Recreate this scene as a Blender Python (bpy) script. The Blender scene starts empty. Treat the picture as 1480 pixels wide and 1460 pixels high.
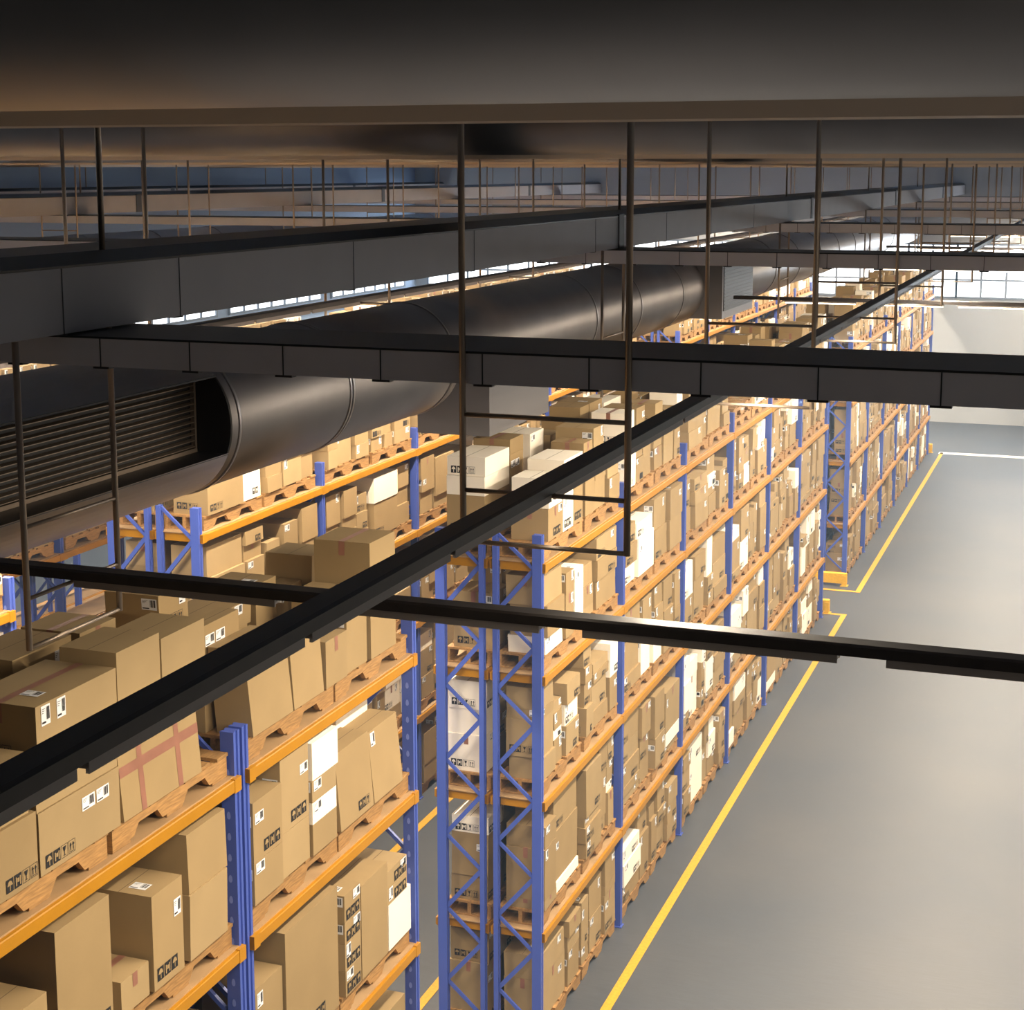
import bpy, math, random
from mathutils import Vector
from mathutils.bvhtree import BVHTree
C = bpy.context.scene.collection
CZ = 10.0                                   # eye height above the floor
# ------------------------------------------------------------------ materials
def mat(name, col, rough=.6, metal=0, noise=0, nscale=8, bump=0, stretch=(1,1,1), spec=.5, rnd=0, coat=0):
    m = bpy.data.materials.new(name); m.use_nodes = True
    nt = m.node_tree; b = nt.nodes['Principled BSDF']
    b.inputs['Base Color'].default_value = (*col, 1)
    b.inputs['Roughness'].default_value = rough
    b.inputs['Metallic'].default_value = metal
    b.inputs['Specular IOR Level'].default_value = spec
    b.inputs['Coat Weight'].default_value = coat
    if noise or bump or rnd:
        tc = nt.nodes.new('ShaderNodeTexCoord'); mp = nt.nodes.new('ShaderNodeMapping')
        mp.inputs['Scale'].default_value = stretch
        nt.links.new(tc.outputs['Object'], mp.inputs['Vector'])
        n = nt.nodes.new('ShaderNodeTexNoise'); n.inputs['Scale'].default_value = nscale
        n.inputs['Detail'].default_value = 4
        nt.links.new(mp.outputs['Vector'], n.inputs['Vector'])
        r = nt.nodes.new('ShaderNodeMapRange')
        r.inputs['From Min'].default_value = .3; r.inputs['From Max'].default_value = .7
        r.inputs['To Min'].default_value = 1-noise; r.inputs['To Max'].default_value = 1+noise
        nt.links.new(n.outputs['Fac'], r.inputs['Value'])
        h = nt.nodes.new('ShaderNodeHueSaturation'); h.inputs['Color'].default_value = (*col, 1)
        if rnd:
            oi = nt.nodes.new('ShaderNodeObjectInfo'); rr = nt.nodes.new('ShaderNodeMapRange')
            rr.inputs['To Min'].default_value = 1-rnd; rr.inputs['To Max'].default_value = 1+rnd
            nt.links.new(oi.outputs['Random'], rr.inputs['Value'])
            mu = nt.nodes.new('ShaderNodeMath'); mu.operation = 'MULTIPLY'
            nt.links.new(r.outputs['Result'], mu.inputs[0]); nt.links.new(rr.outputs['Result'], mu.inputs[1])
            nt.links.new(mu.outputs[0], h.inputs['Value'])
        else:
            nt.links.new(r.outputs['Result'], h.inputs['Value'])
        nt.links.new(h.outputs['Color'], b.inputs['Base Color'])
        if bump:
            bp = nt.nodes.new('ShaderNodeBump'); bp.inputs['Strength'].default_value = bump
            bp.inputs['Distance'].default_value = .01
            nt.links.new(n.outputs['Fac'], bp.inputs['Height'])
            nt.links.new(bp.outputs['Normal'], b.inputs['Normal'])
    return m
def emit(name, col, s):
    m = bpy.data.materials.new(name); m.use_nodes = True
    b = m.node_tree.nodes['Principled BSDF']
    b.inputs['Base Color'].default_value = (*col, 1)
    b.inputs['Emission Color'].default_value = (*col, 1); b.inputs['Emission Strength'].default_value = s
    return m
CARD = mat('cardboard', (.335,.235,.115), .8, noise=.05, nscale=3, rnd=.06, spec=.2)
CARD2 = mat('cardboard_pale', (.37,.265,.135), .8, noise=.05, nscale=3, rnd=.06, spec=.2)
WHITE = mat('white_board', (.94,.87,.75), .7, noise=.02, nscale=3, spec=.3)
FLAP = mat('flap_gap', (.15,.095,.045), .9)
INK = mat('printing_ink', (.012,.011,.012), .6)
PAPER = mat('label_paper', (.85,.86,.88), .5)
TAPE = mat('packing_tape', (.30,.135,.09), .4, noise=.12, nscale=6)
WOOD = mat('pallet_wood', (.34,.185,.062), .75, noise=.28, nscale=6, stretch=(6,1.3,12), bump=.15, rnd=.12)
BOARD = mat('shelf_board', (.38,.24,.115), .7, noise=.1, nscale=4)
BLUE = mat('blue_paint', (.062,.105,.43), .4, noise=.04, nscale=4)
SLOT = mat('slot_pale_blue', (.20,.27,.70), .35)  # pale blue ovals marking the post slots
ORANGE = mat('orange_paint', (.44,.195,.0015), .4, noise=.05, nscale=5)
YELLOW = mat('yellow_paint', (.74,.42,.02), .5, noise=.08, nscale=20)
YLINE = mat('yellow_floor_paint', (.62,.34,.018), .6, noise=.12, nscale=25)
GLARE_LINE = mat('glare_white_line', (.95,.95,.90), .5, noise=.04, nscale=10)  # overexposed yellow line, its glare put into the colour
STEEL = mat('dark_beam_paint', (.36,.345,.36), .55, noise=.05, nscale=2)
STEEL_LIT = mat('lit_beam_paint', (.66,.63,.65), .55, noise=.05, nscale=2)  # lighter copy of the beam paint, light on the cross beams painted in
TRAYTOP = mat('glossy_black_top', (.012,.010,.010), .32, noise=.3, nscale=3)
DUCT = mat('dark_duct_metal', (.33,.315,.32), .38, metal=.9, noise=.06, nscale=2)
DUCT_SHADE = mat('shaded_duct_metal', (.17,.165,.175), .40, metal=.85, noise=.06, nscale=2)  # darker copy of the duct metal, shade of the farther roof ducts painted in
DUCTB = mat('box_duct_metal', (.17,.165,.175), .5, metal=.2)
BLACK = mat('black_metal', (.030,.023,.020), .42, metal=.2, noise=.2, nscale=10)
ROD = mat('brown_black_rod', (.34,.27,.21), .38, metal=.7)
LOUV = mat('louvre_black', (.010,.009,.009), .5)
SEAMM = mat('seam_bead', (.42,.34,.27), .6)
HOUS = mat('lamp_housing', (.30,.27,.25), .5, metal=.2)
WALL = mat('painted_wall', (.38,.40,.42), .8, noise=.06, nscale=.3, bump=.05)
WALL_HAZE = mat('haze_blue_wall', (.34,.45,.62), .8, noise=.06, nscale=.3)  # blue of daylight and haze painted into the wall colour
CEIL = mat('haze_blue_ceiling', (.26,.36,.54), .8, noise=.08, nscale=.4)  # blue haze and daylight put into the ceiling colour as well
FRAME = mat('window_frame', (.16,.19,.24), .5)
SKYP = emit('daylight_pane', (.86,.93,1.0), 2.6)
DIFF = emit('lamp_diffuser', (1,.86,.66), 9)
# floor: smooth painted concrete with long faint scuffs
FLOOR = bpy.data.materials.new('floor_concrete'); FLOOR.use_nodes = True
nt = FLOOR.node_tree; b = nt.nodes['Principled BSDF']
tc = nt.nodes.new('ShaderNodeTexCoord')
def fn(scale, st, detail=5):
    mp = nt.nodes.new('ShaderNodeMapping'); mp.inputs['Scale'].default_value = st
    nt.links.new(tc.outputs['Object'], mp.inputs['Vector'])
    n = nt.nodes.new('ShaderNodeTexNoise'); n.inputs['Scale'].default_value = scale; n.inputs['Detail'].default_value = detail
    nt.links.new(mp.outputs['Vector'], n.inputs['Vector']); return n
n1 = fn(.35, (1,1,1)); n2 = fn(2.2, (1.2,14,1), 6)
r1 = nt.nodes.new('ShaderNodeValToRGB')
r1.color_ramp.elements[0].position = .3; r1.color_ramp.elements[0].color = (.050,.062,.080,1)
r1.color_ramp.elements[1].position = .72; r1.color_ramp.elements[1].color = (.072,.078,.088,1)
nt.links.new(n1.outputs['Fac'], r1.inputs['Fac'])
r2 = nt.nodes.new('ShaderNodeMapRange'); r2.inputs['From Min'].default_value = .3; r2.inputs['From Max'].default_value = .7
r2.inputs['To Min'].default_value = .84; r2.inputs['To Max'].default_value = 1.14
nt.links.new(n2.outputs['Fac'], r2.inputs['Value'])
h = nt.nodes.new('ShaderNodeHueSaturation'); nt.links.new(r1.outputs['Color'], h.inputs['Color']); nt.links.new(r2.outputs['Result'], h.inputs['Value'])
nt.links.new(h.outputs['Color'], b.inputs['Base Color'])
r3 = nt.nodes.new('ShaderNodeMapRange'); r3.inputs['To Min'].default_value = .42; r3.inputs['To Max'].default_value = .62
nt.links.new(n2.outputs['Fac'], r3.inputs['Value']); nt.links.new(r3.outputs['Result'], b.inputs['Roughness'])
b.inputs['Specular IOR Level'].default_value = .6
# ------------------------------------------------------------------ mesh helper
class MB:
    def __init__(s): s.v=[]; s.f=[]; s.m=[]; s.mats=[]
    def mi(s, m):
        if m not in s.mats: s.mats.append(m)
        return s.mats.index(m)
    def face(s, pts, m):
        k=len(s.v); s.v += [tuple(p) for p in pts]; s.f.append(tuple(range(k,k+len(pts)))); s.m.append(s.mi(m))
    def hexa(s, p, m):        # p: 4 bottom + 4 top, counter-clockwise seen from above
        k=len(s.v); s.v += [tuple(q) for q in p]; i=s.mi(m)
        for f in ((3,2,1,0),(4,5,6,7),(0,1,5,4),(1,2,6,5),(2,3,7,6),(3,0,4,7)):
            s.f.append(tuple(k+q for q in f)); s.m.append(i)
    def box(s, x0,y0,z0,x1,y1,z1, m):
        s.hexa([(x0,y0,z0),(x1,y0,z0),(x1,y1,z0),(x0,y1,z0),(x0,y0,z1),(x1,y0,z1),(x1,y1,z1),(x0,y1,z1)], m)
    def prism(s, prof, axis, a0, a1, m):
        def P(u,v,a): return {'x':(a,u,v),'y':(u,a,v),'z':(u,v,a)}[axis]
        k=len(s.v); n=len(prof); i=s.mi(m)
        s.v += [P(u,v,a0) for u,v in prof]+[P(u,v,a1) for u,v in prof]
        for q in range(n):
            r=(q+1)%n; s.f.append((k+q,k+r,k+n+r,k+n+q)); s.m.append(i)
        s.f.append(tuple(range(k+n-1,k-1,-1))); s.m.append(i)
        s.f.append(tuple(range(k+n,k+2*n))); s.m.append(i)
    def tube(s, a, b, r, m, n=10):
        a=Vector(a); b=Vector(b); d=(b-a).normalized()
        u=d.orthogonal().normalized(); w=d.cross(u); k=len(s.v); i=s.mi(m)
        for p in (a,b):
            for q in range(n):
                t=2*math.pi*q/n; s.v.append(tuple(p+u*math.cos(t)*r+w*math.sin(t)*r))
        for q in range(n):
            t=(q+1)%n; s.f.append((k+q,k+t,k+n+t,k+n+q)); s.m.append(i)
        s.f.append(tuple(range(k+n-1,k-1,-1))); s.m.append(i); s.f.append(tuple(range(k+n,k+2*n))); s.m.append(i)
    def bar(s, a, b, w, t, m):  # rectangular bar in a plane of constant y; w across, t thick along y
        a=Vector(a); b=Vector(b); d=(b-a).normalized(); n=Vector((-d.z,0,d.x))*w/2; y=Vector((0,t/2,0))
        s.hexa([a-n-y,a+n-y,a+n+y,a-n+y,b-n-y,b+n-y,b+n+y,b-n+y], m)
    def mesh(s, name, o=(0,0,0), smooth=False):
        me=bpy.data.meshes.new(name)
        me.from_pydata([(x-o[0],y-o[1],z-o[2]) for x,y,z in s.v], [], s.f)
        for m in s.mats: me.materials.append(m)
        me.polygons.foreach_set('material_index', s.m)
        if smooth: me.polygons.foreach_set('use_smooth', [len(f)==4 for f in s.f])
        me.update(); return me
def inst(name, me, parent=None, loc=(0,0,0)):
    o=bpy.data.objects.new(name, me); C.objects.link(o); o.location=loc
    if parent: o.parent=parent
    return o
def tag(o, label=None, cat=None, group=None, kind=None):
    if label: o['label']=label
    if cat: o['category']=cat
    if group: o['group']=group
    if kind: o['kind']=kind
    return o
def empty(name, loc, label, cat, group=None):
    o=bpy.data.objects.new(name, None); C.objects.link(o); o.location=loc; o.empty_display_size=.1
    return tag(o, label, cat, group)
def part(mb, name, parent, o, smooth=False): return inst(name, mb.mesh(name, o, smooth), parent)
def struct(name, mb, parent=None):
    o=inst(name, mb.mesh(name), parent)
    if not parent: o['kind']='structure'
    return o
ORD=['first','second','third','fourth','fifth','sixth','seventh','eighth','ninth','tenth','eleventh','twelfth','thirteenth','fourteenth']
# ------------------------------------------------------------------ building shell
XL,XR_,YF,YN,CH=-29.0,12.0,66.5,-14.0,11.6
m=MB(); m.box(XL-.3,YN-.3,-.3,XR_+.3,YF+.3,0,FLOOR); struct('floor',m)
m=MB(); m.box(XL-.3,YN-.3,CH,XR_+.3,YF+.3,CH+.3,CEIL); struct('ceiling',m)
m=MB(); m.box(XL-.3,YF,0,XR_+.3,YF+.3,CH,WALL); struct('wall_back',m)
m=MB(); m.box(XL-.3,YN,0,XL,YF,CH,WALL_HAZE); struct('wall_left',m)
m=MB(); m.box(XR_,YN,0,XR_+.3,YF,CH,WALL); struct('wall_right',m)
m=MB(); m.box(XL-.3,YN-.3,0,XR_+.3,YN,CH,WALL); struct('wall_front',m)
def window(n, a0, a1, side):
    w=bpy.data.objects.new('window_%d'%n,None); C.objects.link(w); w['kind']='structure'
    z0,z1=CZ-4.95,CZ-2.85
    def bx(mb,u0,z_0,u1,z_1,t,mm):
        if side=='back': mb.box(u0,YF-t,z_0,u1,YF-.005,z_1,mm)
        else: mb.box(XL+.005,u0,z_0,XL+t,u1,z_1,mm)
    g=MB(); bx(g,a0,z0,a1,z1,.03,SKYP); p=inst('glass_pane',g.mesh('glass_pane'),w)
    f=MB(); k=int(round((a1-a0)/.97))
    for i in range(k+1):
        u=a0+(a1-a0)*i/k; bx(f,u-.04,z0-.04,u+.04,z1+.04,.09,FRAME)
    for i in range(4): z=z0+.7*i; bx(f,a0,z-.035,a1,z+.035,.085,FRAME)
    inst('window_frame',f.mesh('window_frame'),w)
for i in range(5): window(i+1, XL+.6+7.6*i, XL+.6+7.6*i+7.6, 'back')
for i in range(8): window(i+6, 2+8*i, 2+8*i+7.1, 'left')
# ------------------------------------------------------------------ floor lines
def line(x0,y0,x1,y1,label,mm=YLINE,cat='floor marking',grp='yellow lines round the racks'):
    m=MB(); m.box(x0,y0,.001,x1,y1,.006,mm); o=(x0,y0,0)
    ob=inst('floor_line',m.mesh('floor_line',o),None,o); tag(ob,label,cat,grp)
SEC={'near':(3.4,12.98),'middle':(16.3,35.9),'far':(39.25,58.75)}
ROWX=[-5.69-4.31*r for r in range(4)]
RW=['outer','second','third','fourth','fifth']
for r in range(3):
    for s,(a,bq) in SEC.items():
        if r==2 and s=='near': continue
        xr=ROWX[r]; e=.42 if s!='far' else 0
        y0=a-.95 if s!='near' else a; y1=bq+.35
        nm='%s %s row of racks'%(s,RW[r])
        line(xr+.38,y0,xr+.5,y1,'long yellow floor line along the aisle side of the '+nm)
        line(xr-1.77,y0,xr-1.65,y1,'long yellow floor line along the window side of the '+nm)
        if s!='near': line(xr-1.65,y0,xr+.38,y0+.12,'short yellow floor line before the near end of the '+nm)
        if s!='far': line(xr-1.65,y1-.12,xr+.38,y1,'short yellow floor line beyond the far end of the '+nm)
line(-5.35,58.8,8.5,59.2,'wide yellow floor line painted glare-white across the aisle at the far end',GLARE_LINE,'floor marking',None)
def guard(xr,y,label):
    o=(xr-.64,y,0); e=empty('rack_end_guard',o,label,'guard rail','yellow guards at rack ends')
    m=MB(); m.prism([(y-.05,.06),(y+.0,.04),(y+.05,.06),(y+.05,.30),(y,.33),(y-.05,.30)],'x',xr-1.33,xr+.10,YELLOW); part(m,'rail',e,o)
    for x in (xr-1.3,xr-.64,xr+.04):
        m=MB(); m.box(x-.05,y-.075,0,x+.05,y+.075,.26,YELLOW); m.box(x-.09,y-.1,0,x+.09,y+.1,.012,YELLOW); part(m,'post',e,o)
for r in range(2):
    guard(ROWX[r],36.25,'yellow steel guard at far end of the middle %s row'%RW[r])
    guard(ROWX[r],38.85,'yellow steel guard at near end of the far %s row'%RW[r])
    guard(ROWX[r],59.0,'yellow steel guard at far end of the far %s row'%RW[r])
# ------------------------------------------------------------------ pallet racks
LEV=[0,1.40,2.97,4.44,5.73]; HMAX=[1.02,1.16,1.08,.90,1.12]; TOPZ=6.05; DEP=.58
def channel(w,d,z1,slots=False):
    # slotted post profile, x from -w to 0, y centred
    g=.012; h=d/2
    p=[(-w,-h),(0,-h),(0,-h*.35),(-g,-h*.25),(-g,h*.25),(0,h*.35),(0,h),(-w,h),(-w,h*.35),(-w+g,h*.25),(-w+g,-h*.25),(-w,-h*.35)]
    mb=MB(); mb.prism(p,'z',0,z1,BLUE)
    mb.box(-w-.02,-h-.02,0,.02,h+.02,.012,BLUE)
    if slots:
        z=.3
        while z<z1-.2:
            c=[]; 
            for q in range(10):
                t=2*math.pi*q/10; c.append((-w/2+.016*math.cos(t),-h-.002,z+.03*math.sin(t)*(1.2 if q<5 else .8)))
            mb.face(c,SLOT); z+=.16
    return mb.mesh('post')
POST_O=channel(.11,.085,TOPZ); POST_OS=channel(.11,.085,TOPZ,True); POST_I=channel(.055,.085,TOPZ)
def brace_mesh(x_in,x_out,flip):
    mb=MB(); z=.25; s=flip
    while z<TOPZ-.7:
        a,b_=(x_in,x_out) if s else (x_out,x_in)
        if s: mb.bar((x_out,0,z),(x_in,0,z+.38),.035,.03,BLUE); mb.bar((x_in,0,z+.40),(x_out,0,z+.90),.05,.03,BLUE)
        else: mb.bar((x_out,0,z),(x_in,0,z+.38),.035,.03,BLUE); mb.bar((x_in,0,z+.40),(x_out,0,z+.90),.05,.03,BLUE)
        z+=.90
    mb.bar((x_out,0,z),(x_in,0,z+.38),.035,.03,BLUE)
    mb.bar((x_in,0,.12),(x_out,0,.12),.04,.03,BLUE)
    return mb.mesh('brace_lattice')
BR=brace_mesh(-DEP+.05,-.10,True); BL=brace_mesh(-DEP+.10,-.05,True)
_c={}
def beam_mesh(L,end):
    k=('b',round(L,3),end)
    if k not in _c:
        mb=MB(); mb.prism([(-.02,-.105),(.03,-.105),(.034,-.098),(.034,-.02),(.03,-.012),(-.02,-.012)],'y',0,L,ORANGE)
        for a,b_ in ((-.0,.09),(L-.09,L)): mb.box(.0,a,-.112,.037,b_,-.006,ORANGE)
        _c[k]=mb.mesh('beam')
    return _c[k]
def deck_mesh(L):
    k=('d',round(L,3))
    if k not in _c:
        mb=MB(); mb.box(-DEP+.02,.02,-.012,.0,L-.02,.0,BOARD); _c[k]=mb.mesh('shelf_board')
    return _c[k]
def endb_mesh():
    k='e'
    if k not in _c:
        mb=MB(); mb.box(-DEP+.06,0,-.115,-.06,.03,-.012,ORANGE); _c[k]=mb.mesh('end_beam')
    return _c[k]
def rack(xf, side, ys, bays, label, slots, near_end):
    # xf = aisle face; side +1: face towards +x, -1: face towards -x
    o=(xf,ys[0],0); e=empty('pallet_rack',o,label,'pallet rack','blue and orange pallet racks')
    xo = xf
    for y in ys:
        fr=inst('upright_frame', BR if side>0 else BL, e, ((xo+ (0 if side>0 else 0))-xf+ (0), y-ys[0], 0))
        if side>0:
            inst('post', POST_OS if slots else POST_O, fr, (0,0,0)); inst('post', POST_I, fr, (-DEP+.055,0,0))
        else:
            inst('post', POST_I, fr, (0,0,0)); inst('post', POST_OS if slots else POST_O, fr, (-DEP+.11,0,0))
    for a,b_ in bays:
        L=b_-a
        for lv in LEV[1:]:
            inst('beam', beam_mesh(L,0), e, (xo-xf-.005, a-ys[0], lv))
            d=inst('shelf_board', deck_mesh(L), e, (xo-xf-.002, a-ys[0], lv))
        for lv in LEV[1:]:
            bk=inst('beam', beam_mesh(L,0), e, (xo-xf-DEP-.028, a-ys[0], lv))
    for lv in LEV[1:]: inst('end_beam', endb_mesh(), e, (xo-xf, .05, lv))
    return e
NB=[(3.56,6.60),(6.72,9.76),(9.88,12.92)]
MY=[16.45+3.23*k for k in range(7)]; FY=[39.4+3.2*k for k in range(7)]
RACKS=[]   # (xo right edge of half, side, bay list, name, levels filled)
HALF={0:('outer','second'),1:('third','fourth'),2:('fifth','sixth'),3:('seventh','eighth'),4:('ninth','tenth')}
def sec_bays(s): 
    if s=='near': return NB
    ys=MY if s=='middle' else FY
    return [(ys[i],ys[i+1]) for i in range(6)]
for r in range(4):
    for s in ('near','middle','far'):
        if s=='near' and r>1: continue
        bays=sec_bays(s); 
        if s=='near' and r==1: bays=NB[1:]
        ys=[q for b_ in bays for q in b_] if s=='near' else (MY if s=='middle' else FY)
        for hf in (0,1):
            side=1 if hf==0 else -1
            xo=ROWX[r] if hf==0 else ROWX[r]-.69
            nm='%s %s rack'%(s,HALF[r][hf])
            rack(xo if hf==0 else xo,side,ys,bays,
                 'blue and orange %s-section pallet rack, %s rack line counted from the wide aisle'%(s,HALF[r][hf]),
                 s=='near',s!='near')
            RACKS.append((xo,side,bays,nm,r,s,hf))
# ------------------------------------------------------------------ pallets and cartons: lay out first
rng=random.Random(11)
PL,PW,PH=1.42,.55,.18
pallets=[]; boxes=[]
SHELF=['floor level','lowest shelf','second shelf','third shelf','top shelf']
def addbox(x0,x1,y0,y1,z0,z1,c,info,pos,lean=(0,0),deco=None):
    boxes.append(dict(x0=x0,x1=x1,y0=y0,y1=y1,z0=z0,z1=z1,c=c,info=info,pos=pos,lean=lean,deco=deco,hits=0))
def fill(xo,side,ya,yb,z0,hmax,info,pw=.2,full=.55):
    y=ya; col=0
    while y<yb-.05:
        w=rng.choice([.34,.42,.46,.5,.56,.68,.9]); w=min(w,yb-y)
        if yb-y-w<.24: w=yb-y
        tgt=hmax*rng.uniform(full,1); z=z0; tier=0
        jx=rng.uniform(0,.07); dep=rng.uniform(.40,.49); wt=rng.random()<pw
        while z<z0+tgt-.1:
            hh=rng.choice([.12,.2,.26,.3,.36,.44,.52,.62]); hh=min(hh,z0+hmax-z)
            if hh<.08: break
            sh=rng.uniform(0,.03)
            jj=jx+rng.uniform(-.02,.03); jj=max(0,jj)
            c='w' if (wt and rng.random()<.6) or rng.random()<pw*.35 else 'b'
            if side>0: xa,xb=xo-.01-jj-dep,xo-.01-jj
            else: xa,xb=xo-DEP+.03+jj,xo-DEP+.03+jj+dep
            ly=rng.uniform(-.012,.012); yy0,yy1=y+.012+sh,y+w-.012-rng.uniform(0,.03)
            addbox(xa,xb,yy0,yy1,z,z+hh,c,info,(col,tier),(rng.uniform(-.008,.004)*side,ly))
            z+=hh+.002; tier+=1
        y+=w; col+=1
def bayfill(R, bi, li, skip=()):
    xo,side,bays,nm,r,s,hf=R; a,b_=bays[bi]; z=LEV[li]
    free=b_-a-.10; g=(free-2*PL)/3
    for k in range(2):
        y0=a+.05+g+(PL+g)*k+rng.uniform(-.02,.02)
        info=(nm,bi+(1 if (s=='near' and r==1) else 0),li,k)
        empt=(s=='middle' and r==0 and hf==0 and bi==3 and li==4 and k==0)
        pallets.append(dict(x=xo-DEP/2-(.03 if side>0 else -.03),y=y0,z=z,info=info,hits=0,stack=0))
        if empt: 
            pallets.append(dict(x=xo-DEP/2-.03,y=y0,z=z+PH+.002,info=info,hits=0,stack=1)); continue
        if k in skip or (r==0 and s=='middle' and bi==0 and li==4 and k==0): continue
        fill(xo,side,y0+.01,y0+PL-.01,z+PH+.002,HMAX[li]*(.6 if r>=2 and li==4 else 1)-(.0 if li<4 else .12),info,
             pw=(.22 if s!='near' else (.0 if r==0 else .1)), full=(.6 if li==4 else .7))
for R in RACKS:
    xo,side,bays,nm,r,s,hf=R
    for bi in range(len(bays)):
        for li in range(5):
            if r>=2 and li<3: continue
            if r==1 and hf==1 and li<1: continue
            man=(r==0 and s=='near' and hf==0 and bi>=1 and li>=2)
            bayfill(R,bi,li,skip=(0,1) if man else ())
# boxes of the nearest rack, measured from the picture: y0,y1,bottom,top (below the eye), colour, face offset, depth, lean, decoration
T_=CZ-4.27+PH+.003; S_=LEV[3]+PH+.003; M_=LEV[2]+PH+.003
near=[
 # top shelf, left bay
 (1,4,0,[(6.82,7.48,T_,6.33,'b',0,.5,0,'il'),(7.50,8.32,T_,6.30,'b',0,.5,0,'lli'),(7.50,8.32,6.303,6.56,'b',-.01,.5,0,'j'),(7.52,8.33,6.563,6.94,'b',0,.52,0,'tllj'),(6.82,7.44,6.333,6.70,'b',-.02,.46,0,'i')]),
 (1,4,1,[(8.36,9.30,T_,6.40,'b',0,.36,-.04,'x'),(8.37,8.86,6.403,7.02,'b',-.02,.42,0,''),(8.88,9.42,6.403,6.97,'b',-.02,.42,0,'')]),
 # top shelf, right bay
 (2,4,0,[(10.02,10.64,T_,6.56,'b',0,.3,-.06,''),(10.66,11.16,T_,6.50,'b',0,.3,-.04,''),(9.98,10.5,T_,6.72,'b',-.375,.16,0,'ll'),(10.5,11.1,T_,6.35,'b',-.375,.16,0,'')]),
 (2,4,1,[(11.20,11.58,T_,6.30,'b',0,.40,0,'t'),(11.62,12.00,T_,6.56,'b',-.02,.5,0,'l'),(12.04,12.55,T_,6.92,'b',0,.52,0,'t')]),
 # third shelf, left bay
 (1,3,0,[(7.60,8.16,S_,5.52,'b',0,.46,0,'I'),(6.85,7.5,S_,5.2,'b',0,.4,0,'l')]),
 (1,3,1,[(8.28,8.60,S_,4.86,'b',-.02,.4,0,'t'),(8.63,9.00,S_,5.29,'b',0,.5,0,'lI'),(9.08,9.58,S_,5.10,'b',0,.48,.01,''),(9.09,9.60,5.103,5.53,'b',0,.48,-.01,'')]),
 (2,3,0,[(9.98,10.42,S_,4.95,'b',0,.46,0,'tl'),(9.98,10.42,4.953,5.42,'b',0,.46,0,'lI'),(10.44,10.90,S_,4.98,'b',-.02,.5,0,''),(10.44,10.90,4.983,5.58,'b',-.02,.5,0,'lI'),
          (10.92,11.34,S_,4.88,'b',0,.48,0,'t'),(10.92,11.34,4.883,5.06,'w',0,.48,0,'l'),(10.92,11.34,5.063,5.24,'b',0,.48,0,'l'),(10.93,11.38,5.243,5.55,'w',0,.5,0,'')]),
 (2,3,1,[(11.42,12.05,S_,5.28,'b',0,.26,-.05,'i'),(12.07,12.66,S_,5.25,'b',0,.26,-.06,'l'),(11.5,12.0,S_,5.46,'b',-.33,.2,0,'t'),(12.02,12.64,S_,5.60,'w',-.33,.2,0,'t')]),
 # second shelf, right bay
 (2,2,0,[(9.98,10.40,M_,3.95,'b',-.02,.46,0,'l'),(10.42,11.32,M_,4.20,'b',0,.48,0,'I')]),
 (2,2,1,[(11.45,11.75,M_,3.38,'b',0,.48,0,'lI'),(11.45,11.75,3.383,3.62,'b',0,.48,0,'lI'),(11.45,11.75,3.623,3.80,'b',0,.48,0,'lI'),(11.45,11.75,3.803,4.05,'b',0,.48,0,'lI'),
          (11.77,12.30,M_,4.0,'b',0,.5,0,''),(12.32,12.80,M_,3.58,'w',0,.48,0,''),(12.30,12.72,3.583,3.74,'b',.0,.44,0,'lI'),(12.30,12.72,3.743,3.90,'b',0,.46,0,'lI')]),
 (1,2,0,[(6.9,7.5,M_,3.8,'b',0,.46,0,'l'),(7.52,8.2,M_,3.9,'b',0,.46,0,'')]),
 (1,2,1,[(8.35,8.9,M_,3.7,'b',0,.46,0,'l'),(8.92,9.6,M_,3.95,'b',0,.46,0,'')]),
]
def places(L):
    cols={}; out=[]
    for e in L:
        lay='rear ' if e[5]<-.2 else ''
        ks=[k_ for k_ in cols if k_[0]==lay and abs(k_[1]-e[0])<.12]
        k_=ks[0] if ks else (lay,e[0])
        cols.setdefault(k_,[]).append(e)
    for e in L:
        for k_,v in cols.items():
            if e in v:
                same=sorted(q[1] for q in cols if q[0]==k_[0])
                out.append((same.index(k_[1]),sorted(v,key=lambda q:q[2]).index(e),k_[0]))
    return out
T2_=LEV[4]+PH+.003
for x1,dep,nmr,L in ((-5.72,.44,'middle outer rack',[(16.72,17.22,T2_,6.28,'b','tlI'),(16.74,17.2,6.283,6.62,'w',''),(17.25,17.62,T2_,6.36,'w','lI'),(17.25,17.60,6.363,6.58,'b','l'),(17.64,17.98,T2_,6.50,'b','lI'),(17.27,17.97,6.583,6.74,'w','')]),
                     (-6.47,.46,'middle second rack',[(16.70,17.5,T2_,6.38,'b','i'),(16.70,17.5,6.383,6.60,'w',''),(16.72,17.5,6.603,6.82,'w','j'),(17.53,17.98,T2_,6.72,'b','ll'),(17.53,17.98,6.723,6.9,'b','t')])):
    pp=places([(e[0],e[1],e[2],e[3],e[4],0) for e in L])
    for q,(y0,y1,z0,z1,c,deco) in enumerate(L): addbox(x1-dep,x1,y0,y1,z0,z1,c,(nmr,0,4,0),pp[q],(0,0),deco)
for bi,li,k,L in near:
    pp=places(L)
    for q,(y0,y1,z0,z1,c,fo,dep,lean,deco) in enumerate(L):
        x1=-5.70+fo; addbox(x1-dep,x1,y0,y1,z0,z1,c,('near outer rack',bi,li,k),pp[q],(lean,0),deco)
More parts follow.
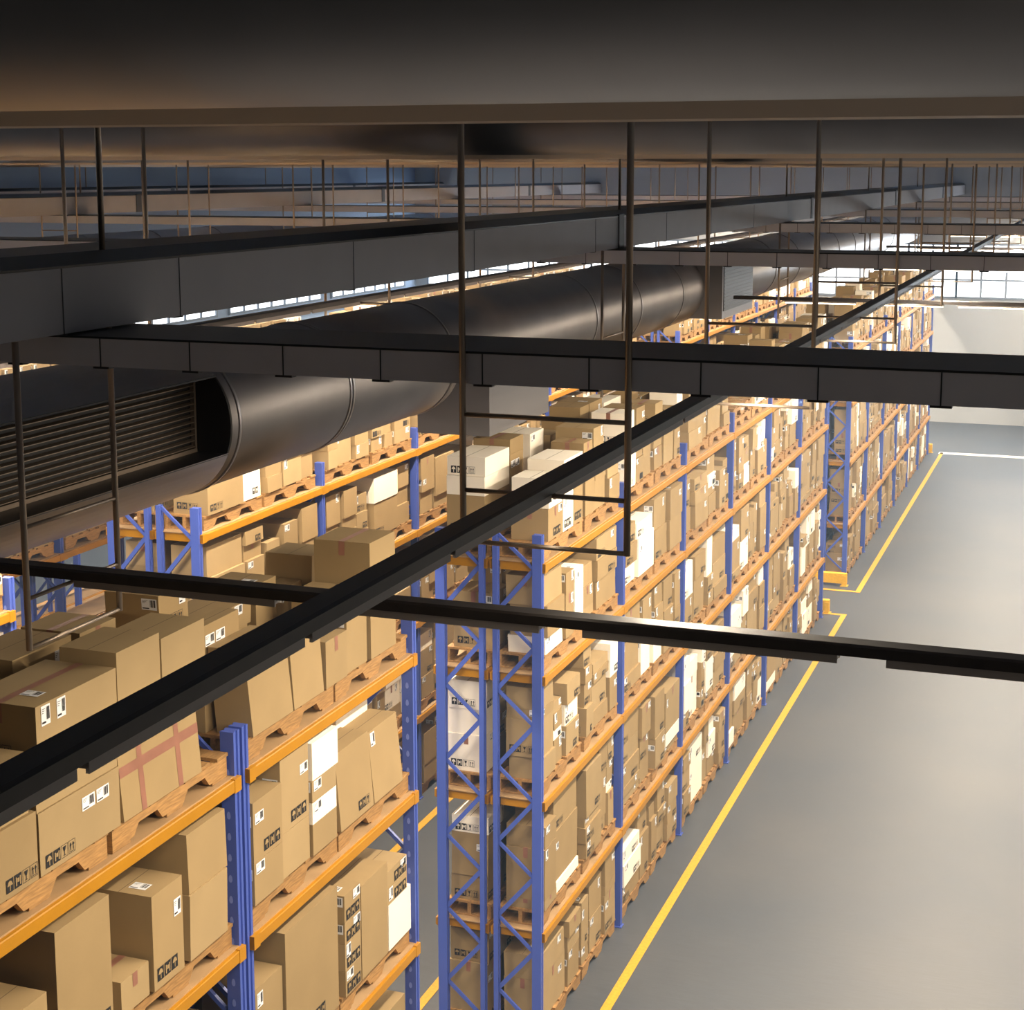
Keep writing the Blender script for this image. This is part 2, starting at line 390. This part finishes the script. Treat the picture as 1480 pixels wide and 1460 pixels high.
# ------------------------------------------------------------------ which of them the picture shows (to choose the 300 largest)
F_=2342.0; CX_,CY_=765.0,602.0
yaw=math.atan2(1607-765,math.hypot(F_,354)); pitch=math.atan2(354,F_)
fw=Vector((-math.sin(yaw)*math.cos(pitch),math.cos(yaw)*math.cos(pitch),-math.sin(pitch)))
rt=Vector((math.cos(yaw),math.sin(yaw),0)); up=rt.cross(fw)
tv=[];tf=[];own=[]
def addhex(x0,y0,z0,x1,y1,z1,ow):
    k=len(tv); tv.extend([(x0,y0,z0),(x1,y0,z0),(x1,y1,z0),(x0,y1,z0),(x0,y0,z1),(x1,y0,z1),(x1,y1,z1),(x0,y1,z1)])
    for f in ((3,2,1,0),(4,5,6,7),(0,1,5,4),(1,2,6,5),(2,3,7,6),(3,0,4,7)):
        tf.append(tuple(k+q for q in f)); own.append(ow)
for i,b_ in enumerate(boxes): addhex(b_['x0'],b_['y0'],b_['z0'],b_['x1'],b_['y1'],b_['z1'],b_)
for p in pallets: addhex(p['x']-PW/2,p['y'],p['z'],p['x']+PW/2,p['y']+PL,p['z']+PH,p)
addhex(-29,7.56,8.94,9,8.3,9.10,None); addhex(-6.1,0,9.11,-5.4,66,9.47,None); addhex(-8.2,0,7.3,-7.0,66,8.4,None)
for R in RACKS:
    for a,b_ in R[2]:
        for lv in LEV[1:]: addhex(R[0]-DEP,a,lv-.1,R[0],b_,lv,None)
bvh=BVHTree.FromPolygons(tv,tf)
cam0=Vector((0,0,CZ))
for py in range(120,1460,4):
    for px in range(2,1480,4):
        d=(fw*F_+rt*(px-CX_)-up*(py-CY_)).normalized()
        h_=bvh.ray_cast(cam0,d)
        if h_[2] is not None and own[h_[2]] is not None: own[h_[2]]['hits']+=1
# ------------------------------------------------------------------ build cartons
def fpt(P,face,u,v,off=.0025):
    # corners of a face of the carton: u along, v up
    idx={'x':(1,2,5,6),'y':(0,1,4,5),'t':(4,5,7,6)}[face]
    a,b_,c,d=[Vector(P[i]) for i in idx]
    p=(a*(1-u)+b_*u)*(1-v)+(c*(1-u)+d*u)*v
    n=(b_-a).cross(c-a).normalized(); return p+n*off
def quad(mb,P,face,u0,v0,u1,v1,m,off=.0025):
    mb.face([fpt(P,face,u0,v0,off),fpt(P,face,u1,v0,off),fpt(P,face,u1,v1,off),fpt(P,face,u0,v1,off)],m)
def dims(P,face):
    idx={'x':(1,2,5),'y':(0,1,4),'t':(4,5,7)}[face]; a,b_,c=[Vector(P[i]) for i in idx]
    return (b_-a).length,(c-a).length
def icons(mb,P,face,u,v,s,board,n=4,detail=True,solid=2):
    W,H=dims(P,face)
    if W<s*2.2: return
    n=min(n,int(W*.9/(s*1.15)))
    for i in range(n):
        u0=u+i*s*1.15/W; u1=u0+s/W; v0=v; v1=v+s*1.25/H
        if u1>.99 or v1>.99: break
        du=(u1-u0); dv=(v1-v0)
        q=lambda a,b_,c,d,m,o=.003: quad(mb,P,face,u0+a*du,v0+b_*dv,u0+c*du,v0+d*dv,m,o)
        if i<solid:
            q(0,0,1,1,INK)
            if detail:
                if i%2==0:   # umbrella
                    mb.face([fpt(P,face,u0+a*du,v0+b_*dv,.0045) for a,b_ in ((.12,.5),(.88,.5),(.72,.78),(.5,.88),(.28,.78))],board)
                    q(.46,.12,.56,.5,board,.0045)
                else:        # hands round a parcel
                    q(.15,.15,.3,.8,board,.0045); q(.7,.15,.85,.8,board,.0045); q(.36,.4,.64,.7,board,.0045)
        else:
            if not detail: q(.2,.1,.35,.9,INK); q(.6,.1,.75,.9,INK); continue
            q(0,0,1,.04,INK); q(0,.96,1,1,INK); q(0,0,.04,1,INK); q(.96,0,1,1,INK)
            if i%2==0:       # glass
                mb.face([fpt(P,face,u0+a*du,v0+b_*dv,.003) for a,b_ in ((.25,.85),(.4,.5),(.6,.5),(.75,.85))],INK)
                q(.46,.2,.54,.5,INK); q(.32,.14,.68,.2,INK)
            else:            # arrows up
                for c in (.3,.7):
                    q(c-.05,.2,c+.05,.6,INK)
                    mb.face([fpt(P,face,u0+a*du,v0+b_*dv,.003) for a,b_ in ((c-.15,.58),(c+.15,.58),(c,.84))],INK)
                q(.15,.1,.85,.15,INK)
def label_on(mb,P,face,u,v,w,h,detail):
    W,H=dims(P,face); du,dv=w/W,h/H
    if du>.9 or dv>.95: return
    u=min(u,.97-du); v=min(v,.97-dv)
    quad(mb,P,face,u,v,u+du,v+dv,PAPER,.003)
    q=lambda a,b_,c,d: quad(mb,P,face,u+a*du,v+b_*dv,u+c*du,v+d*dv,INK,.0042)
    if detail:
        x=.56
        for k in range(7): q(x,.25,x+.02+.015*(k%3),.9); x+=.055
        for k in range(3): q(.06,.82-.1*k,.42-.08*k,.85-.1*k)
        q(.06,.10,.5,.2)
    else:
        q(.55,.3,.92,.85); q(.06,.12,.45,.24)
def carton(b_,mb,parts,rr):
    """adds the carton to mb; parts=None keeps labels and tape in the same mesh"""
    lx,ly=b_['lean']; x0,x1,y0,y1,z0,z1=(b_[k] for k in ('x0','x1','y0','y1','z0','z1'))
    t=.0
    P=[(x0,y0,z0),(x1,y0,z0),(x1,y1,z0),(x0,y1,z0),(x0+lx,y0+ly,z1),(x1+lx,y0+ly,z1),(x1+lx,y1+ly,z1),(x0+lx,y1+ly,z1)]
    board=WHITE if b_['c']=='w' else (CARD if rr.random()<.6 else CARD2)
    mb.hexa(P,board)
    det=b_['hits']>14; lab=MB() if parts is not None else mb; tp=lab; labs=[]; tps=[]
    def nl():
        if parts is None: return mb
        q=MB(); labs.append(q); return q
    def nt_():
        if parts is None: return mb
        q=MB(); tps.append(q); return q
    deco=b_['deco']; H=z1-z0; W=y1-y0; D=x1-x0
    if deco is None:
        deco=''
        if rr.random()<.55: deco+='l'
        if rr.random()<.38: deco+='i'
        if rr.random()<.25: deco+='t'
        if rr.random()<.22: deco+='j'
    # flap seam on the lid
    quad(mb,P,'t',.488,.0,.488+.006/D,1,FLAP,.0015)
    if 't' in deco:
        ww=.055; u=.5
        tp=nt_(); quad(tp,P,'t',.5-ww/2/D,0,.5+ww/2/D,1,TAPE,.0018)
        hh=min(.12,H*.4)/H
        quad(tp,P,'y',.5-ww/2/D,1-hh,.5+ww/2/D,1,TAPE,.0018)
        if rr.random()<.5: quad(nt_(),P,'x',.5-ww/2/W,1-hh,.5+ww/2/W,1,TAPE,.0018)
    if 'x' in deco:   # bands of tape across the aisle side
        for u in (.25,.72): quad(nt_(),P,'x',u-.028/W,0,u+.028/W,1,TAPE,.0018)
        quad(nt_(),P,'x',0,.58,1,.58+.07/H,TAPE,.0022)
    if 'l' in deco:
        w_,h_=(.13,.085) if rr.random()<.6 else (.085,.12)
        if H<.13: h_=H*.6
        u=rr.choice([.06,.7]); v=rr.choice([.62,.8])
        label_on(nl(),P,'x',u,v,w_,h_,det)
        if deco.count('l')>1: label_on(nl(),P,'x',max(.02,u-.15/W) if u>.5 else u+.15/W,v,w_,h_,det)
        if rr.random()<.5: label_on(nl(),P,'y',.7,.6,.13,min(.085,H*.6),det)
        if rr.random()<.25: label_on(nl(),P,'t',.55,.2,.13,.09,det)
    s=min(.065,H*.35)
    if 'I' in deco: icons(mb,P,'x',.35 if W>.4 else .1,.08,min(.075,H*.5),board,4,det,4)
    if 'i' in deco: icons(mb,P,'x',.06 if rr.random()<.5 else .55,.08,s,board,4,det,2)
    if 'j' in deco or 'i' in deco and rr.random()<.5: icons(mb,P,'y',.1,.12,s,board,4,det,2)
    return labs,tps
def bayword(nm,bi): return ('closest','left','right')[bi] if nm.startswith('near') else ORD[bi]
def describe(b_):
    nm,bi,li,k=b_['info']; W=b_['y1']-b_['y0']; H=b_['z1']-b_['z0']
    shp='tall' if H>W*1.25 else ('flat' if H<W*.42 else ('broad' if W>.6 else 'squarish'))
    return ('white' if b_['c']=='w' else 'brown'),shp
vis=sorted([b_ for b_ in boxes if b_['hits']>0],key=lambda q:-q['hits'])
ind=vis[:300]
for i,b_ in enumerate(ind): b_['ind']=True
rest=[b_ for b_ in boxes if not b_.get('ind')]
rr=random.Random(5); seen={}
nearpos={}
for b_ in ind:
    mb=MB(); lab,tp=carton(b_,mb,True,rr)
    o=((b_['x0']+b_['x1'])/2,(b_['y0']+b_['y1'])/2,b_['z0'])
    ob=inst('cardboard_box',mb.mesh('cardboard_box',o),None,o)
    for q in lab:
        if q.f: inst('shipping_label',q.mesh('shipping_label',o),ob)['label']='white printed label'
    for q in tp:
        if q.f: inst('packing_tape',q.mesh('packing_tape',o),ob)['label']='reddish brown tape'
    tone,shp=describe(b_); nm,bi,li,k=b_['info']; col,tier=b_['pos'][:2]; rear=b_['pos'][2] if len(b_['pos'])>2 else ''
    tw=('bottom','second-tier','third-tier','fourth-tier','fifth-tier','sixth-tier','seventh-tier','eighth-tier','ninth-tier','tenth-tier')[tier]
    if rear: shp=''
    lb=' '.join(('%s %s carton, %s of %s%s stack, %s pallet, %s bay, %s, %s'%(tone,shp,tw,rear,ORD[col],('left','right')[k],bayword(nm,bi),SHELF[li],nm)).split())
    tag(ob,lb,'box','cardboard boxes on the pallets')
mb=MB(); rr=random.Random(6)
for b_ in rest: carton(b_,mb,None,rr)
o=(-12,16,0); ob=inst('cardboard_boxes',mb.mesh('cardboard_boxes',o),None,o)
tag(ob,'remaining small distant brown and white cartons stacked across all the rack shelves','boxes','cardboard boxes on the pallets','stuff')
# ------------------------------------------------------------------ pallets
def pallet_top(mb,o=(0,0,0)):
    x,y,z=o; n=7; w=.145; g=(PL-n*w)/(n-1)
    for i in range(n):
        yy=y+i*(w+g); dx=(.012,-.01,.008,-.012,.01,-.008,.012)[i]
        mb.box(x-PW/2+dx*.5,yy,z+PH-.024,x+PW/2+dx,yy+w,z+PH,WOOD)
def stringer(mb,o,xx):
    x,y,z=o; a=z+.022; t=z+PH-.024; L=PL
    mb_=[(0,0),(.24,0),(.30,.075),(.52,.075),(.58,0),(.84,0),(.90,.075),(1.12,.075),(1.18,0),(L,0),(L,t-a),(0,t-a)]
    k=len(mb.v); n=len(mb_); i=mb.mi(WOOD)
    # split into convex pieces: blocks and bridges
    for (u0,u1,u2,u3) in ((0,0,.24,.30),(.58,.52,.84,.90),(1.18,1.12,L,L)):
        mb.hexa([(x+xx,y+u0,a),(x+xx+.045,y+u0,a),(x+xx+.045,y+u2,a),(x+xx,y+u2,a),
                 (x+xx,y+u1,a+.075),(x+xx+.045,y+u1,a+.075),(x+xx+.045,y+u3,a+.075),(x+xx,y+u3,a+.075)],WOOD)
    mb.box(x+xx,y,a+.0755,x+xx+.045,y+L,t-.0005,WOOD)
def lower(mb,o):
    x,y,z=o
    for u in (0,.63,1.22): mb.box(x-PW/2,y+u,z+.002,x+PW/2,y+u+.2,z+.022,WOOD)
XS=(-PW/2,-.022,PW/2-.045)
mb=MB(); pallet_top(mb); lower(mb,(0,0,0)); PT=mb.mesh('wooden_pallet')
SM=[]
for xx in XS:
    q=MB(); stringer(q,(0,0,0),xx); SM.append(q.mesh('stringer'))
mb=MB(); pallet_top(mb); lower(mb,(0,0,0))
for xx in XS: stringer(mb,(0,0,0),xx)
PALL=mb.mesh('wooden_pallet')
pv=sorted([p for p in pallets if p['hits']>0],key=lambda q:-q['hits'])[:300]
for i,p in enumerate(pv):
    p['ind']=True; nm,bi,li,k=p['info']
    loc=(p['x'],p['y'],p['z']+.001)
    if i<90:
        ob=inst('wooden_pallet',PT,None,loc)
        for q in SM: inst('stringer',q,ob)
    else: ob=inst('wooden_pallet',PALL,None,loc)
    lb='orange-brown wooden pallet, %s half of %s bay, %s, %s'%(('left','right')[k],bayword(nm,bi),SHELF[li],nm)
    if p['stack']: lb='empty spare wooden pallet lying on another, %s bay, %s, %s'%(ORD[bi],SHELF[li],nm)
    tag(ob,lb,'pallet','wooden pallets on the racks')
pr=[p for p in pallets if not p.get('ind')]
mb=MB()
for p in pr:
    o=(p['x'],p['y'],p['z']+.001); pallet_top(mb,o)
    for xx in XS: mb.box(o[0]+xx,o[1],o[2]+.002,o[0]+xx+.045,o[1]+PL,o[2]+PH-.025,WOOD)
if mb.f:
    ob=inst('wooden_pallets',mb.mesh('wooden_pallets'),None,(0,0,0)); tag(ob,'remaining distant and hidden wooden pallets under the carton stacks','pallets','wooden pallets on the racks','stuff')
# ------------------------------------------------------------------ overhead beams
PER=10.6
def seam(mb,*a): mb.box(*a,LOUV)
for k in range(6):
    y=7.56+PER*k; z0,z1=CZ-1.062,CZ-.896; o=(-10,y,z0)
    e=empty('cross_beam',o,'dark grey box beam spanning the hall crosswise, %s from the camera'%ORD[k],'beam','cross beams')
    m=MB(); m.box(XL+.02,y,z0,XR_-.02,y+.74,z1-.012,STEEL_LIT); part(m,'beam_body',e,o)
    m=MB(); m.box(XL+.02,y-.004,z1-.0115,XR_-.02,y+.74,z1,TRAYTOP); part(m,'top_plate',e,o)['label']='glossy black top'
    if k<3:
        m=MB(); i=0
        x=-5.19+.563*-8
        while x<1.5:
            m.box(x-.003,y-.0035,z0-.004,x+.003,y,z1-.012,LOUV); m.box(x-.05,y+.0,z0-.012,x+.05,y+.05,z0-.0005,BLACK); x+=.563
        part(m,'panel_joints',e,o)
BZ=[(-5.4,'nearest the camera'),(-20.4,'second from the camera'),(-27.6,'beside the left wall')]
for x,wh in BZ:
    z0,z1=CZ-.886,CZ-.524; o=(x,30,z0)
    e=empty('long_beam',o,'dark grey deep box beam running lengthwise, '+wh,'beam','lengthwise beams')
    m=MB(); m.box(x-.74,YN+.1,z0,x,YF-.02,z1-.002,STEEL); part(m,'beam_body',e,o)
    m=MB(); m.prism([(x-.74,z1-.001),(x+.004,z1-.001),(x+.004,z1+.012),(x-.10,z1+.075),(x-.74,z1+.075)],'y',YN+.1,YF-.02,TRAYTOP); part(m,'top_rail',e,o)['label']='black top rail'
    m=MB()
    for y in (5.4,18.4,31.4,44.4,57.4): m.box(x-.02,y-.10,z0-.004,x+.012,y+.10,z1+.03,LOUV)
    part(m,'splice_plate',e,o)
    for y in (8.1,18.75,29.4,40,50.6):
        m=MB(); m.tube((x-.12,y,z1+.07),(x-.12,y,CH-.01),.018,ROD,8); part(m,'suspension_rod',e,o,True)
    if x>-6:
        m=MB()
        for y in (7.53,8.73,11.2,13.7,17.4,20.5,23.0,26): m.box(x-.002,y-.003,z0-.003,x+.0035,y+.003,z1-.002,LOUV); m.box(x-.10,y-.05,z0-.01,x-.01,y+.05,z0-.0005,BLACK)
        part(m,'panel_joints',e,o)
# big round ducts under the roof, crosswise
for k in range(5):
    y=3.95+11.2*k; r=.52; z=CZ+.15+r; o=(-10,y,z-r)
    if k==0: y=3.78; o=(-10,y,z-r)
    e=empty('roof_duct',o,'huge dark round duct crossing under the roof, %s from the camera'%ORD[k],'duct','roof ducts')
    m=MB(); m.tube((XL+.02,y,z),(XR_-.02,y,z),r,DUCT if k==0 else DUCT_SHADE,64); part(m,'duct_pipe',e,o,True)
    m=MB(); m.prism([(y-.14,z-r+.03),(y-.02,z-r-.028),(y+.16,z-r-.028),(y+.16,z-r+.02)],'x',XL+.02,XR_-.02,SEAMM); part(m,'seam_strip',e,o)['label']='brownish seam strip'
# lengthwise ventilation duct
def vent(xc,zc,r,near):
    o=(xc,30,zc-r)
    e=empty('ventilation_duct',o,'dark round ventilation duct with louvred grilles above the racks' if near else 'far dark round ventilation duct above the left racks','duct','ventilation ducts')
    N=72; x_r=-7.3; z0,z1=CZ-2.38,CZ-1.73
    if near:
        # ring of points, with a recess between yr0 and yr1
        yr0,yr1=8.2,12.0
        m=MB()
        for a,b_ in ((YN+.1,yr0),(yr1,YF-.02)): m.tube((xc,a,zc),(xc,b_,zc),r,DUCT,N)
        # recessed stretch: cylinder wall without the cut-out
        def ang(z): return math.asin(max(-1,min(1,(z-zc)/r)))
        a0,a1=ang(z0),ang(z1); pts=[a1+(2*math.pi-(a1-a0))*i/60 for i in range(61)]
        for i in range(60):
            p=[(xc+r*math.cos(t),zc+r*math.sin(t)) for t in (pts[i],pts[i+1])]
            m.face([(p[0][0],yr1,p[0][1]),(p[1][0],yr1,p[1][1]),(p[1][0],yr0,p[1][1]),(p[0][0],yr0,p[0][1])],DUCT)
        part(m,'duct_pipe',e,o,True)
        m=MB(); xb=xc+r*math.cos(a0); xt=xc+r*math.cos(a1)
        m.box(x_r-.02,yr0,z0-.015,xb-.003,yr1,z0,LOUV); m.box(x_r-.02,yr0,z1,xt-.003,yr1,z1+.015,LOUV)
        for y in (yr0,yr1-.02):
            for i in range(8):
                za=z0+(z1-z0)*i/8; zb=z0+(z1-z0)*(i+1)/8
                xa_=xc+math.sqrt(r*r-(za-zc)**2)-.004; xb_=xc+math.sqrt(r*r-(zb-zc)**2)-.004
                m.hexa([(x_r,y,za),(xa_,y,za),(xa_,y+.02,za),(x_r,y+.02,za),(x_r,y,zb),(xb_,y,zb),(xb_,y+.02,zb),(x_r,y+.02,zb)],LOUV)
        part(m,'recess_lining',e,o)['label']='black lining'
        g=MB(); f=.035
        g.box(x_r-.02,yr0+.03,z0+.001,x_r+.02,yr1-.03,z0+f,ROD); g.box(x_r-.02,yr0+.03,z1-f,x_r+.02,yr1-.03,z1-.001,ROD)
        g.box(x_r-.02,yr0+.03,z0+f,x_r+.02,yr0+.06,z1-f,BLACK); g.box(x_r-.02,yr1-.06,z0+f,x_r+.02,yr1-.03,z1-f,ROD)
        gp=part(g,'louvre_grille',e,o)
        g=MB(); n=11
        for i in range(n):
            z=z0+f+(z1-z0-2*f)*(i+.5)/n
            g.hexa([(x_r-.02,yr0+.06,z-.003),(x_r+.016,yr0+.06,z-.016),(x_r+.016,yr1-.06,z-.016),(x_r-.02,yr1-.06,z-.003),(x_r-.02,yr0+.06,z+.003),(x_r+.016,yr0+.06,z-.010),(x_r+.016,yr1-.06,z-.010),(x_r-.02,yr1-.06,z+.003)],ROD)
        g.box(x_r-.06,yr0+.03,z0+.01,x_r-.03,yr1-.03,z1-.01,LOUV)
        inst('louvre_slats',g.mesh('louvre_slats',o),gp)
        for (y0,y1,x1,za,zb,lv) in ((17.2,19.3,-6.6,CZ-3.02,CZ-2.3,False),(29.1,31.8,-6.6,CZ-2.68,CZ-1.5,True)):
            m=MB(); m.box(xc+.1,y0,za,x1,y1,zb,DUCTB); p=part(m,'outlet_box',e,o); p['label']='grey sheet metal outlet box'
            if lv:
                m=MB(); m.box(x1,y0+.1,za+.14,x1+.012,y1-.06,zb-.1,LOUV)
                z=za+.19
                while z<zb-.14: m.box(x1+.012,y0+.14,z,x1+.022,y1-.1,z+.006,BLACK); z+=.066
                inst('louvre_grille',m.mesh('louvre_grille',o),p)
    else:
        m=MB(); m.tube((xc,YN+.1,zc),(xc,YF-.02,zc),r,DUCT,48); part(m,'duct_pipe',e,o,True)
    ys=[12.12,14.3,14.36,17.0,22.5,24.9,27.6,33,36,39,42,45,48,51,54,57]
    for y in ys:
        m=MB(); m.tube((xc,y-.018,zc),(xc,y+.018,zc),r+.014,DUCT,72); part(m,'joint_ring',e,o,True)
vent(-7.6,CZ-2.14,.652,True); vent(-23.2,CZ-2.14,.652,False)
# ------------------------------------------------------------------ light tracks and their hangers
def hanger_y(x,y,label):     # frame in a plane of constant y, carries a lengthwise track
    o=(x,y,CZ-1.87); e=empty('hanging_frame',o,label,'hanger','rod frames carrying the light tracks'); w=.435
    for s in (-1,1):
        m=MB(); m.tube((x+s*w,y,CZ-1.88),(x+s*w,y,CH-.01),.018,ROD,8); part(m,'rod',e,o,True)
    for z in (-1.215,-1.604,-1.87):
        m=MB(); m.tube((x-w,y,CZ+z),(x+w,y,CZ+z),.0125,ROD,8); part(m,'rung',e,o,True)
def hanger_x(x,y,label):
    o=(x,y,CZ-2.56); e=empty('hanging_frame',o,label,'hanger','rod frames carrying the light tracks'); w=.43
    zt=CZ-.89 if x<-5 else CH-.01
    for s in (-1,1):
        m=MB(); m.tube((x,y+s*w,CZ-2.575),(x,y+s*w,zt),.018,ROD,8); part(m,'rod',e,o,True)
    for z in (-1.895,-2.29,-2.565):
        m=MB(); m.tube((x,y-w,CZ+z),(x,y+w,CZ+z),.0125,ROD,8); part(m,'rung',e,o,True)
def area(loc,sx,sy,en,col=(1,.85,.66)):
    l=bpy.data.lights.new('lamp_or_fill_light','AREA'); l.shape='RECTANGLE'; l.size=sx; l.size_y=sy; l.energy=en; l.color=col
    o=bpy.data.objects.new('lamp_or_fill_light',l); C.objects.link(o); o.location=loc; return o
AISLE=['wide aisle','second aisle','third aisle','fourth aisle']
lampm={}
def lamp_mesh(axis,lit):
    if (axis,lit) in lampm: return lampm[(axis,lit)]
    a=MB(); b_=MB(); L=1.27; d=.012 if lit else -.004; zt=-.0362 if lit else -.030
    if axis=='y':
        a.prism([(-.045,0),(-.045,-.026),(-.04,-.029),(.04,-.029),(.045,-.026),(.045,0)],'y',0,L,HOUS); b_.box(-.03,.02,zt-max(d,.001),.03,L-.02,zt,DIFF)
    else:
        a.prism([(-.045,-.026),(-.04,-.029),(.04,-.029),(.045,-.026),(.045,0),(-.045,0)],'x',0,L,HOUS); b_.box(.02,-.03,zt-max(d,.001),L-.02,.03,zt,DIFF)
    if not lit:
        for t in (-.052,.040):
            if axis=='y': a.box(t,0,-.042,t+.012,L,-.0,HOUS)
            else: a.box(0,t,-.042,L,t+.012,-.0,HOUS)
    lampm[(axis,lit)]=(a.mesh('lamp_housing'),b_.mesh('diffuser')); return lampm[(axis,lit)]
ENY=800; ENX=260; UP_FILL=34
for i,x in enumerate((3.4,-2.6,-8.7,-14.7,-20.6)):  # the first track is out of view, added for its light
    z0,z1=CZ-1.584,CZ-1.526; o=(x,30,z0)
    lab='black lengthwise light track hanging over the %s'%(['unseen right side, added for light']+AISLE)[i]
    e=empty('light_track',o,lab,'light track','lengthwise light tracks')
    m=MB(); m.prism([(x-.065,z0),(x+.065,z0),(x+.065,z1-.01),(x+.05,z1),(x-.05,z1),(x-.065,z1-.01)],'y',YN+.1,62,BLACK); part(m,'track_rail',e,o)
    y=2.2575
    A,B=lamp_mesh('y',False)
    n=0
    while y<61:
        h=inst('lamp',A,e,(0,y-30,-.001)); inst('diffuser',B,h)['label']='glowing strip'
        n+=1; y+=1.325
        if n>=45: break
    for k in range(11):
        yy=7.56-.03+5.3*k
        if i>0 and yy<62: hanger_y(x,yy,'thin black rod frame holding the %s track, %s from the camera'%(AISLE[i-1],ORD[k]))
    for k in range(-3,12):
        en=(ENY if i else ENY*.45)/2*(1 if k>0 else (0 if i else .5*(k==0)))*(1.25 if k==1 else 1)
        if en>0:
            if k==1: area((x,11.2,z0-.07),.06,3.0,en*.75)
            else: area((x,2.3+5.3*k+2.6,z0-.07),.06,5.0,en)
        if i<1 and k>=0:
            q=area((x,2.3+5.3*k+2.6,z1+.02),.06,5.0,UP_FILL); q.rotation_euler=(math.pi,0,0)  # upward fill light added over the unseen track to brighten beams and ducts
for k in range(6):
    y=7.55+PER*k; z0,z1=CZ-2.268,CZ-2.21; o=(-10,y,z0)
    e=empty('light_track',o,'black crosswise light track hanging under the %s cross beam'%ORD[k],'light track','crosswise light tracks')
    m=MB(); m.prism([(y-.065,z0),(y+.065,z0),(y+.065,z1-.01),(y+.05,z1),(y-.05,z1),(y-.065,z1-.01)],'x',-6.3,XR_-.1,BLACK); part(m,'track_rail',e,o)
    A,B=lamp_mesh('x',k>1); x=-5.385
    while x<7.5:
        h=inst('lamp',A,e,(x+10,0,-.001)); inst('diffuser',B,h)['label']='glowing strip'; x+=1.5
    for j,x in enumerate((6.6,.6,-5.55)):
        if j==0 and k==0: pass
        hanger_x(x+(.135 if x<-5 else 0),y,'thin black rod frame holding the %s crosswise track, %s from the right'%(ORD[k],ORD[j]))
    for x in (2.6,-1.9): area((x,y,z0-.07),4.2,.06,ENX)
# daylight through the back windows
for i in range(5):
    x=XL+4+7.6*i; o=area((x,YF-.15,CZ-3.9),6.6,2.0,220,(.66,.82,1)); o.rotation_euler=(math.radians(-90),0,0)
w=bpy.data.worlds.new('World'); bpy.context.scene.world=w; w.use_nodes=True
w.node_tree.nodes['Background'].inputs[0].default_value=(.35,.5,.8,1); w.node_tree.nodes['Background'].inputs[1].default_value=.15
# thin bluish dust haze in the hall air
nt=w.node_tree; vo=nt.nodes.new('ShaderNodeVolumeScatter'); vo.inputs['Color'].default_value=(.42,.66,1,1)
vo.inputs['Density'].default_value=.0022; vo.inputs['Anisotropy'].default_value=.1
nt.links.new(vo.outputs[0],nt.nodes['World Output'].inputs['Volume'])
sc=bpy.context.scene; sc.cycles.volume_bounces=0
# ------------------------------------------------------------------ camera
cd=bpy.data.cameras.new('camera'); cam=bpy.data.objects.new('camera',cd); C.objects.link(cam)
cam.location=(0,0,CZ); cam.rotation_euler=(math.pi/2-pitch,0,yaw)
cd.sensor_fit='HORIZONTAL'; cd.sensor_width=36; cd.lens=F_/1480*36
cd.shift_x=(740-CX_)/1480; cd.shift_y=(CY_-730)/1480; cd.clip_end=300; cd.clip_start=.05
sc=bpy.context.scene; sc.camera=cam
sc.view_settings.view_transform='Standard'; sc.view_settings.look='None'; sc.view_settings.gamma=1; sc.view_settings.exposure=.12
sc.view_settings.use_curve_mapping=False
sc.cycles.max_bounces=5; sc.cycles.diffuse_bounces=3; sc.cycles.glossy_bounces=3
print('BOXES',len(boxes),'visible',len(vis),'300th',vis[min(299,len(vis)-1)]['hits'],'PALLETS',len(pallets),'visible',sum(p['hits']>0 for p in pallets))
